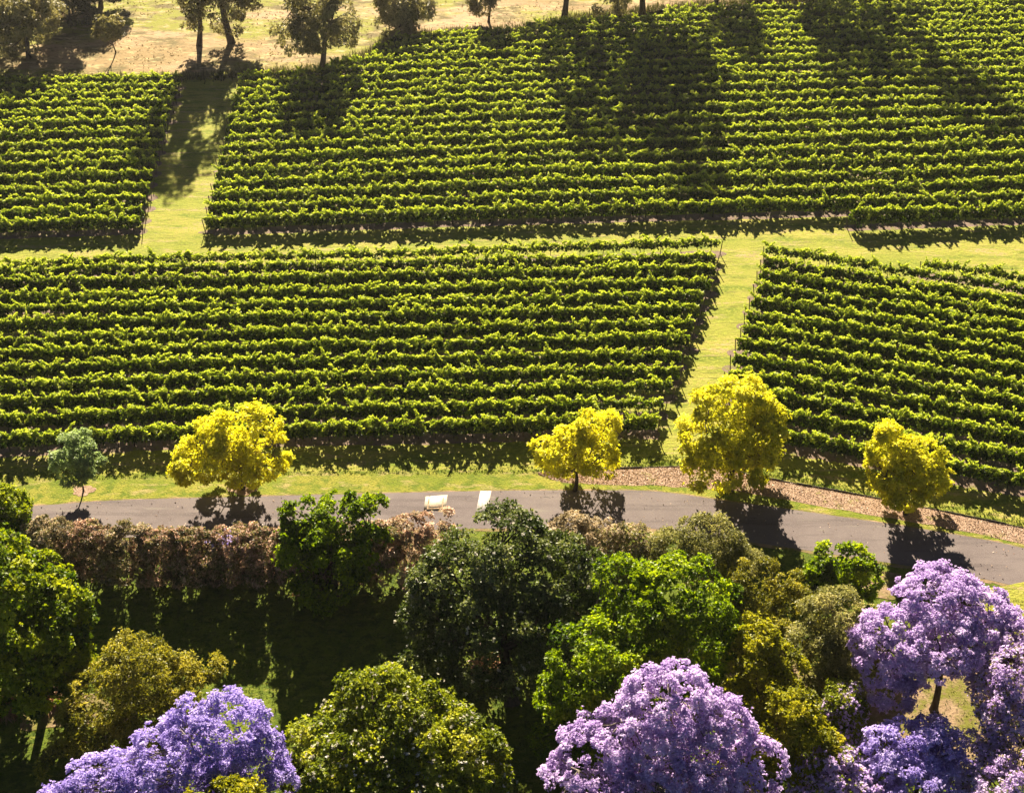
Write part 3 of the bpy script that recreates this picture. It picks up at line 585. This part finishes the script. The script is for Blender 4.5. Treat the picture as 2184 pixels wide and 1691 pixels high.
tree('olive wispy shrub between the vivid green tree and the round bush', [(1610, 1240, 4.4, 2.6, 2.4, 2.2), (1670, 1260, 4.0, 2.2, 2.2, 2.0), (1600, 1300, 3.4, 2.2, 2.0, 1.8), (1700, 1300, 4.2, 2.2, 2.0, 1.8), (1690, 1350, 3.6, 2.2, 2.0, 1.6)],
     leaf='olive', n=5500, L=0.20, W=0.07, rc=0.5, ncl=110, trunk_r=0.1, name='shrub', cat='shrub', skirt=True, seed=30, fork=0.2, trunkname='stem')
tree('small round vivid green tree at the road edge near the right jacaranda', [(1795, 1205, 4.8, 2.4, 2.2, 1.6), (1750, 1225, 4.0, 1.6, 1.6, 1.3), (1840, 1235, 3.8, 1.6, 1.5, 1.5), (1800, 1245, 3.4, 2.2, 2.0, 1.4)],
     leaf='bright', n=4300, L=0.24, W=0.16, rc=0.45, ncl=100, trunk_r=0.12, skirt=True, seed=31, fork=0.25)
tree('dull grey-olive tree directly left of the right jacaranda crown', [(1790, 1320, 6.0, 2.7, 2.5, 2.4), (1740, 1380, 4.8, 2.2, 2.2, 2.2), (1820, 1400, 4.6, 2.2, 2.2, 2.2), (1780, 1440, 3.6, 2.2, 2.0, 1.8), (1850, 1330, 5.0, 1.4, 1.5, 2.0)],
     leaf='greyolive', n=7500, L=0.21, W=0.08, rc=0.55, ncl=150, trunk_r=0.16, skirt=True, seed=32)
tree('tall narrow yellow-olive tree above the centre jacaranda', [(1610, 1365, 8.5, 1.7, 1.7, 1.6), (1600, 1420, 7.25, 2.0, 2.0, 2.0), (1660, 1420, 6.75, 1.9, 1.8, 1.7), (1640, 1480, 5.75, 2.6, 2.4, 1.8)],
     leaf='oliveyellow', n=5200, L=0.21, W=0.12, rc=0.48, ncl=130, trunk_r=0.14, skirt=True, seed=33)
tree('low yellow-olive tree between the centre and right jacarandas', [(1600, 1520, 7.28, 2.6, 2.4, 2.0), (1690, 1530, 6.76, 2.2, 2.2, 1.9), (1670, 1590, 5.72, 2.8, 2.4, 1.9), (1740, 1600, 4.94, 1.6, 1.6, 1.4)],
     leaf='oliveyellow', n=5600, L=0.21, W=0.12, rc=0.48, ncl=140, trunk_r=0.14, skirt=True, seed=34)
tree('big jacaranda at the bottom middle right, tallest crown of pale purple', [(1430, 1500, 11.0, 3.0, 2.8, 2.6), (1380, 1570, 9.4, 3.6, 3.2, 2.6), (1520, 1560, 9.0, 2.6, 2.6, 2.8), (1300, 1620, 8.0, 3.8, 3.4, 2.4), (1440, 1640, 8.0, 4.8, 4.0, 3.0), (1600, 1640, 7.6, 2.3, 2.3, 2.1), (1230, 1690, 6.6, 2.6, 2.4, 1.8), (1400, 1730, 7.0, 5.0, 4.0, 2.8), (1580, 1720, 6.6, 2.6, 2.6, 2.2)],
     base=(1440, 1860), leaf='purple', n=24000, nleaf=6, L=0.14, W=0.105, rc=0.34, ncl=760, trunk_r=0.3, group=GJ, seed=35, twigs=140, nlimb=12, bark='palebark', shell=(0.75, 1.0))
tree('jacaranda at the right with a dome of lilac blossom over an open trunk', [(2000, 1290, 8.6, 3.4, 3.2, 2.2), (1920, 1360, 7.4, 3.0, 2.8, 2.0), (2080, 1350, 7.2, 3.0, 2.8, 2.0), (1990, 1370, 7.6, 3.6, 3.4, 2.2), (1880, 1420, 5.8, 1.9, 1.9, 1.7), (2130, 1420, 5.8, 2.0, 2.0, 1.7), (1900, 1480, 4.6, 1.8, 1.6, 1.5), (1860, 1370, 6.4, 1.7, 1.6, 1.5), (2010, 1255, 9.0, 2.2, 2.0, 1.6), (2085, 1300, 8.0, 2.4, 2.2, 1.8), (2140, 1350, 7.0, 2.2, 2.0, 1.8), (2060, 1410, 6.0, 2.2, 1.8, 1.3), (2150, 1375, 6.4, 1.8, 1.8, 1.5), (2075, 1430, 5.4, 1.5, 1.5, 1.1), (1945, 1440, 5.4, 1.4, 1.4, 1.1)],
     base=(1991, 1514), leaf='purple', n=20000, nleaf=6, L=0.14, W=0.105, rc=0.33, ncl=640, trunk_r=0.24, fork=0.36, group=GJ, seed=36, twigs=140, nlimb=14, low=-0.25, shell=(0.75, 1.0))
tree('jacaranda cut by the right picture edge, purple with gaps of green', [(2170, 1440, 7.6, 2.2, 2.2, 1.9), (2150, 1530, 6.2, 2.0, 2.0, 1.9), (2190, 1600, 5.6, 2.6, 2.4, 2.0), (2110, 1480, 6.2, 1.4, 1.4, 1.2), (2120, 1620, 4.4, 1.4, 1.4, 1.2), (2160, 1680, 4.6, 2.2, 2.2, 1.6), (2100, 1690, 4.0, 1.8, 1.8, 1.4), (2180, 1380, 7.4, 1.8, 1.8, 1.6)],
     base=(2230, 1740), leaf='greyolive', n=13000, nleaf=5, L=0.16, W=0.10, rc=0.40, ncl=330, trunk_r=0.2, group=GJ, seed=37, twigs=80, second=('purple', 0.82, 0.14, 0.11, 6))
tree('low dark violet jacaranda in the shadow under the right jacaranda', [(1960, 1600, 4.6, 2.8, 2.4, 1.8), (1900, 1590, 4.8, 1.8, 1.8, 1.5), (1950, 1670, 3.8, 3.2, 2.6, 1.8), (1890, 1660, 3.6, 2.0, 1.8, 1.4), (2040, 1660, 3.6, 1.8, 1.8, 1.3), (2060, 1600, 4.0, 1.4, 1.4, 1.2), (1980, 1560, 4.4, 1.5, 1.4, 1.2)],
     leaf='bluepurple', n=12500, nleaf=6, L=0.14, W=0.105, rc=0.36, ncl=340, trunk_r=0.16, group=GJ, skirt=True, seed=38, twigs=60)
tree('small young jacaranda at the bottom edge beside the big middle one', [(1770, 1640, 4.8, 2.0, 1.9, 1.5), (1720, 1670, 4.0, 1.6, 1.6, 1.3), (1820, 1690, 3.8, 2.0, 1.8, 1.3), (1750, 1710, 3.6, 2.4, 2.0, 1.3)],
     leaf='cream', n=4200, nleaf=5, L=0.18, W=0.12, rc=0.42, ncl=110, trunk_r=0.12, group=GJ, skirt=True, seed=39, second=('purple', 0.72, 0.17, 0.14, 6))
tree('green leafed shrub flecked with lilac left of the right jacaranda foot', [(1800, 1505, 4.2, 1.6, 1.6, 1.5), (1790, 1555, 3.4, 1.7, 1.6, 1.4), (1830, 1590, 3.0, 1.4, 1.4, 1.2)],
     leaf='cream', n=3200, nleaf=5, L=0.18, W=0.11, rc=0.42, ncl=85, trunk_r=0.09, name='shrub', cat='shrub', seed=40, second=('purple', 0.33, 0.16, 0.13, 6), fork=0.2, trunkname='stem')
# hedge of dusty pink shrubs, each plant its own
GH = 'dusty pink shrubs in the hedgerow below the road'
hs = [(110, 1165, 'pale dusty pink shrub at the left end of the hedgerow', 'palepink'), (190, 1172, 'pink-tipped hedge shrub second from the left, below the grey sapling', 'hedge'),
      (265, 1178, 'greenish pink hedge shrub third from the left end', 'palepink'), (340, 1182, 'full pink-brown hedge shrub in the middle of the hedgerow', 'hedge'),
      (415, 1184, 'browner hedge shrub with dark top left of the golden tree shadow', 'hedgegreen'), (490, 1182, 'pink-brown hedge shrub below the airy golden tree shadow', 'hedge'),
      (560, 1180, 'rosy hedge shrub touching the compact bright green tree', 'hedge'),
      (640, 1178, 'pink hedge shrub glimpsed behind the left side of the compact green tree', 'hedge'),
      (715, 1176, 'hedge shrub almost hidden behind the middle of the compact green tree', 'hedgegreen'),
      (790, 1172, 'pink hedge shrub glimpsed behind the right side of the compact green tree', 'hedge')]
for k, (u, v, lab, mt_) in enumerate(hs):
    tree(lab, [(u, v, 3.0, 2.7, 1.8, 2.7), (u + 14, v - 18, 4.1, 2.2, 1.5, 1.6), (u - 18, v + 10, 2.2, 1.6, 1.8, 2.0), (u + 8, v + 22, 1.3, 2.3, 1.9, 1.6), (u - 20, v + 34, 1.0, 1.8, 1.5, 1.2)], leaf=mt_, n=6000, nleaf=5, L=0.16, W=0.085, rc=0.30, ncl=170, trunk_r=0.06,
         name='shrub', cat='shrub', group=GH, seed=50 + k, fork=0.2, twigs=30, low=-0.9, second=('hedgegreen' if mt_ != 'hedgegreen' else 'hedge', 0.42, 0.16, 0.08, 5), trunkname='stem')
tree('pale pink shrub showing between the compact green tree and the dark tree', [(880, 1150, 3.3, 2.3, 2.2, 2.4), (850, 1200, 2.2, 2.0, 2.0, 2.2), (935, 1140, 3.4, 2.2, 2.0, 2.2), (900, 1215, 1.6, 2.4, 2.0, 1.6)], leaf='hedge', n=4300, L=0.19, W=0.10, rc=0.38, ncl=120, trunk_r=0.06, name='shrub', cat='shrub', group=GH, seed=60, fork=0.2, low=-0.9, second=('palepink', 0.4, 0.19, 0.10, 5), trunkname='stem')
tree('pale pink shrub at the road edge right of the dark tree crown', [(1270, 1150, 3.0, 2.4, 2.0, 1.9), (1210, 1130, 3.0, 1.6, 1.6, 1.5)], leaf='palepink', n=3300, L=0.19, W=0.09, rc=0.38, ncl=90, trunk_r=0.06, name='shrub', cat='shrub', group=GH, seed=61, fork=0.2, low=-0.9, trunkname='stem')
tree('grey pink feathery shrub below the road between dark and olive shrubs', [(1340, 1165, 3.0, 2.4, 2.0, 1.9), (1385, 1185, 2.6, 1.6, 1.6, 1.5)], leaf='palepink', n=3300, L=0.19, W=0.07, rc=0.38, ncl=90, trunk_r=0.06, name='shrub', cat='shrub', group=GH, seed=62, fork=0.2, low=-0.9, second=('greyolive', 0.5, 0.19, 0.07, 5), trunkname='stem')
tree('yellow-green tree cut by the left picture edge next to the road', [(10, 1085, 5.0, 1.8, 1.8, 1.8), (-30, 1110, 4.0, 2.0, 2.0, 2.0), (30, 1120, 3.4, 1.3, 1.3, 1.2)], leaf='lime', n=3600, L=0.24, W=0.13, rc=0.45, ncl=90, trunk_r=0.12, seed=63)
tree('small silvery green shrub at the left below the road end', [(60, 1160, 2.6, 1.5, 1.5, 1.4)], leaf='grey_sapling', n=1600, L=0.2, W=0.08, rc=0.36, ncl=45, trunk_r=0.06, name='shrub', cat='shrub', seed=64, fork=0.2, trunkname='stem')

rngp = np.random.default_rng(5)
c0 = at(478, 1152, 4.6); root = thing('blossom_spray', 'purple blossom spray lying on the hedge shrub left of the compact green tree', 'flowers', tuple(c0))
Pp = rngp.normal(0, 1, (70, 3)) * (0.55, 0.35, 0.2)
V, F, T = sprigs(rngp, Pp, unit(rngp.normal(size=(70, 3)) + (0, 0, 1)), rngp.uniform(0.5, 0.9, 70), 6, 0.18, 0.14)
link('blossom', mesh('blossom', V, F, M['bluepurple'], T), root)
V, F = tube([(-0.9, -0.1, -0.5), (-0.2, 0, -0.1), (0.5, 0.1, 0.05)], (0.03, 0.02, 0.01), 5); link('twig', mesh('twig', V, F, M['bark']), root)

# far trees in the dry field
GF = 'gum trees in the dry field'
def gum(label, base, h, r, seed, leaf='gum', cz=0.62, n=3200, tr=0.32, spread_=1.0):
    b = at(*base); rng = np.random.default_rng(seed)
    B = []; n = int(n * 1.9)
    for k in range(9):
        a = rng.uniform(0, 6.28); q = r * 0.62 * rng.random() ** 0.5
        B.append((b[0] + q * math.cos(a), b[1] + q * math.sin(a), h * cz + rng.uniform(-0.40, 0.24) * h - 0.16 * h * (q / r), r * rng.uniform(0.45, 0.65), r * rng.uniform(0.45, 0.65), h * rng.uniform(0.10, 0.17)))
    root = thing('tree', label, 'tree', tuple(b), GF); off = np.array((b[0], b[1], 0))
    BB = [(np.array(x[:3]), x[3:]) for x in B]
    P, out = crown_points(rng, BB, 1, 170, (0.6, 1.0), -0.9)
    fk = b + np.array((rng.normal(0, 0.4), rng.normal(0, 0.3), h * 0.36))
    (tv, tf), (lv, lf) = limbs(rng, b - (0, 0, 0.05), fk, P, tr, 8, 50)
    t = link('trunk', mesh('trunk', tv - off, tf, M['bark'], smooth=True), root); link('branches', mesh('branches', lv - off, lf, M['bark'], smooth=True), t)
    c, ax, tone = clump_sprigs(rng, P, out, 0.9, n, 0.0, 0.8)
    V, F, T = sprigs(rng, c, ax, tone, 6, 0.32, 0.13, (25, 90), 0.3); NLEAF[0] += len(F)
    link('crown', mesh('crown', V - off, F, M[leaf], T), root)
gum('pale grey gum tree at the top left corner', (62, 124), 11.0, 6.2, 101, n=4200, cz=0.6)
gum('left one of the pair of dark trunked gums at the avenue head', (425, 98), 29, 3.8, 102, 'gum', 0.60)
gum('right one of the pair of dark trunked gums at the avenue head', (494, 92), 33, 5.0, 103, 'gum', 0.60, 3800, 0.42)
gum('gum tree with tall bare trunk beside the back left corner of the far block', (687, 146), 20, 5.6, 104, 'gum', 0.66, 3800, 0.34)
gum('hazy gum tree right of the tall bare trunk, at the top edge', (872, 74), 8.5, 4.2, 105, 'gum', 0.62)
gum('gum with thin dark trunk standing alone at the top edge', (1042, 48), 10, 2.2, 106, 'gum', 0.72, 2800, 0.16)
gum('leftmost of three straight gum trunks behind the far block', (1203, 40), 34, 7.0, 107, 'gum', 0.6, 4600, 0.36)
gum('middle one of three straight gum trunks behind the far block', (1318, 32), 38, 6.2, 108, 'gum', 0.62, 4600, 0.40)
gum('rightmost of three straight gum trunks behind the far block', (1370, 30), 39, 7.0, 109, 'gum', 0.6, 4600, 0.36)
gum('pale trunk of a gum just behind the vine rows at the top edge', (1527, 10), 17, 3.2, 110, 'gum', 0.7, 2200, 0.28)
gum('bushy gum at the top edge right of the pale trunk', (1690, 0), 31, 7.6, 111, 'gum', 0.55, 4600)
gum('gum behind the bushy gum at the top edge', (1790, -25), 38, 7.6, 112, 'gum', 0.6, 4200)
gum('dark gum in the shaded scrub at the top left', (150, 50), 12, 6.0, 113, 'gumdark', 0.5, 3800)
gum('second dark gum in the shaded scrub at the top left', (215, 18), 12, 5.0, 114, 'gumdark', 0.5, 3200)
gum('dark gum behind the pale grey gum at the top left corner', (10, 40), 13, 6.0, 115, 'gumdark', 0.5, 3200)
tree('pale thin sapling standing in the dry field at the top left', [(232, 50, 5.2, 1.8, 1.7, 1.3), (225, 75, 3.8, 1.9, 1.8, 1.3)], base=(247, 112), leaf='gum', n=900, L=0.34, W=0.16, rc=0.6, ncl=35, trunk_r=0.09, fork=0.3, seed=120)

# ------------------------------------------------------------------ grasses and ground cover
def blades(name, pts, h, wd, mat, rng, per=5, lean=0.5, label=None, tone0=0.5):
    """tufts: per blades at each point"""
    c = np.repeat(pts, per, 0); m = len(c)
    c = c + np.stack([rng.normal(0, h * 0.35, m), rng.normal(0, h * 0.35, m), np.zeros(m)], 1)
    a = rng.uniform(0, 6.283, m); l = np.abs(rng.normal(0, lean, m)); H = h * rng.uniform(0.5, 1.3, m)
    d = np.stack([np.cos(a) * l, np.sin(a) * l, np.ones(m)], 1) * H[:, None]
    s = np.stack([np.cos(a + 1.3), np.sin(a + 1.3), np.zeros(m)], 1) * wd * rng.uniform(0.6, 1.3, m)[:, None]
    V = np.stack([c - s, c + s, c + d], 1).reshape(-1, 3)
    t = np.repeat(np.clip(tone0 + rng.normal(0, 0.22, m), 0, 1), 3)
    return mesh(name, V, np.arange(m * 3).reshape(m, 3), mat, t)
grng = np.random.default_rng(9)
def inpoly(P, ring):
    x, y = P[:, 0], P[:, 1]; ins = np.zeros(len(P), bool); n = len(ring)
    for i in range(n):
        x1, y1 = ring[i][:2]; x2, y2 = ring[(i + 1) % n][:2]
        c = ((y1 > y) != (y2 > y)) & (x < (x2 - x1) * (y - y1) / (y2 - y1 + 1e-12) + x1); ins ^= c
    return ins
def scatter(n, x0, x1, y0, y1, ring=None):
    P = np.stack([grng.uniform(x0, x1, n), grng.uniform(y0, y1, n), np.zeros(n)], 1)
    return P if ring is None else P[inpoly(P, ring)]
ringf = [tuple(p[:2]) for p in fr] + [(400, 420), (-400, 420), (-200, 170)]
P = scatter(16000, -85, 70, 168, 265, ringf)
gn = np.sin(P[:, 0] * 0.31 + 1.3 * np.sin(P[:, 1] * 0.23)) + np.sin(P[:, 1] * 0.41 + P[:, 0] * 0.13); P = P[gn > grng.normal(0.1, 0.5, len(P))]
link('grass', blades('grass', P, 0.15, 0.05, M['dryblade'], grng, 5, 1.2, tone0=0.65), kind='stuff', label='tall dry grass standing in the field beyond the vines', category='grass')
# rank grass edge where the field meets the vine blocks
fl = np.array([p for p in fr])
idx = grng.integers(len(fl), size=5200); P = np.concatenate([fl[idx] + grng.normal(0, 0.7, (5200, 2)) + (0, 0.8), np.zeros((5200, 1))], 1)
link('weeds', blades('weeds', P, 0.6, 0.05, M['gumdark'], grng, 4), kind='stuff', label='rank weedy grass along the back edge of the vine blocks', category='weeds')
# longer grass along the vine shadow edge and the road edges
vl = np.array(curve(verge, 80)); idx = grng.integers(len(vl) - 1, size=9000); idx = idx[:]; t = grng.random((9000, 1))
P = vl[idx] * (1 - t) + vl[idx + 1] * t; P = P + np.stack([np.zeros(9000), np.abs(grng.normal(0, 0.9, 9000)) - 0.3], 1)
P = np.concatenate([P, np.zeros((9000, 1))], 1)
link('grass', blades('grass', P[::2], 0.13, 0.028, M['lawnblade'], grng, 4), kind='stuff', label='uneven longer grass between the front vine row and the road verge', category='grass')
# wood chips on the mulch bed
n = 12000; k = grng.integers(n_ - 1, size=n); t = grng.random((n, 1)); s = grng.random((n, 1))
A_ = np.array(mt); B_ = np.array(mb)
P = (A_[k] * (1 - t) + A_[k + 1] * t) * (1 - s) + (B_[k] * (1 - t) + B_[k + 1] * t) * s
P = np.concatenate([P, np.full((n, 1), 0.03)], 1); V, F, T = sprigs(grng, P, unit(grng.normal(size=(n, 3)) * (1, 1, 0.08) + (0, 0, 0.10)), grng.random(n), 1, 0.14, 0.05, (0, 30), 0)
link('bark_chips', mesh('bark_chips', V, F, M['chip'], T), kind='stuff', label='loose bark chips scattered over the mulch bed', category='mulch')
# lawn below the road
lawn_ring = [tuple(q) for q in RB + nr * 1.2] + [(70, 50), (-70, 50)]
P = scatter(30000, -55, 55, 52, 90, lawn_ring)
link('grass', blades('grass', P, 0.12, 0.025, M['lawnblade'], grng, 4), kind='stuff', label='rough lawn grass in the garden below the road', category='grass')
n = 420; k = grng.integers(len(RT) - 1, size=n); f_ = np.abs(grng.normal(0, 0.28, n)); f_ = np.where(grng.random(n) < 0.45, 1 - f_, f_); f_ = np.clip(f_, -0.03, 1.03)
P = RT[k] + (RT[k + 1] - RT[k]) * grng.random((n, 1)) + nr[k] * ROADW * f_[:, None]; P = np.concatenate([P, np.full((n, 1), 0.03)], 1)
V, F, T = sprigs(grng, P, unit(grng.normal(size=(n, 3)) * (1, 1, 0.1) + (0, 0, 0.2)), grng.random(n), 1, 0.13, 0.09, (0, 40), 0)
link('leaf_litter', mesh('leaf_litter', V, F, M['chip'], T), kind='stuff', label='blown leaves and bits of bark lying along the road edges', category='leaf litter')
# brown dead fronds and dry clumps
def frond(label, u, v, r, h, seed, mat='brownfrond'):
    rng = np.random.default_rng(seed); c = at(u, v); n = 170
    root = thing('dry_clump', label, 'dry plant', tuple(c), 'brown dry clumps under the garden trees')
    d = unit(rng.normal(size=(n, 3)) * (1, 1, 0.4) + (0, 0, 0.7)); P = rng.normal(0, r * 0.3, (n, 3)) * (1, 1, 0) + (0, 0, 0.1)
    V, F, T = sprigs(rng, P, d, rng.uniform(0.2, 0.9, n), 3, h, 0.09, (5, 40), 0.35)
    link('foliage', mesh('foliage', V, F, M[mat], T), root)
frond('brown dry clump under the big left tree, nearest the picture edge', 18, 1512, 1.0, 1.3, 1)
frond('brown dry clump under the big left tree, on its inner side', 105, 1500, 0.9, 1.1, 2)
frond('rusty brown dead fronds at the foot of the dark flowering tree', 1036, 1440, 0.7, 1.8, 3)
frond('small brown dry clump below the compact bright green tree', 652, 1262, 0.9, 0.9, 4)
frond('brown dry clump in the gap left of the right jacaranda', 1770, 1478, 0.7, 0.9, 5)
print('leaves', NLEAF[0], 'tris', sum(len(m.polygons) * 2 for m in bpy.data.meshes))

# ------------------------------------------------------------------ thin morning haze over the whole valley
hb = [(x, y, z) for z in (-1.5, 80) for x, y in ((-420, -60), (420, -60), (420, 700), (-420, 700))]
hz = link('haze', mesh('haze', hb, [(3, 2, 1, 0), (4, 5, 6, 7), (0, 1, 5, 4), (1, 2, 6, 5), (2, 3, 7, 6), (3, 0, 4, 7)], bpy.data.materials.new('haze'))); hz['kind'] = 'stuff'
hm = hz.data.materials[0]; hm.use_nodes = True; t_ = hm.node_tree; t_.nodes.clear()
pv = t_.nodes.new('ShaderNodeVolumePrincipled'); pv.inputs['Density'].default_value = HAZE; pv.inputs['Color'].default_value = (0.95, 0.93, 0.90, 1); pv.inputs['Anisotropy'].default_value = 0.65
ho = t_.nodes.new('ShaderNodeOutputMaterial'); t_.links.new(pv.outputs[0], ho.inputs['Volume'])
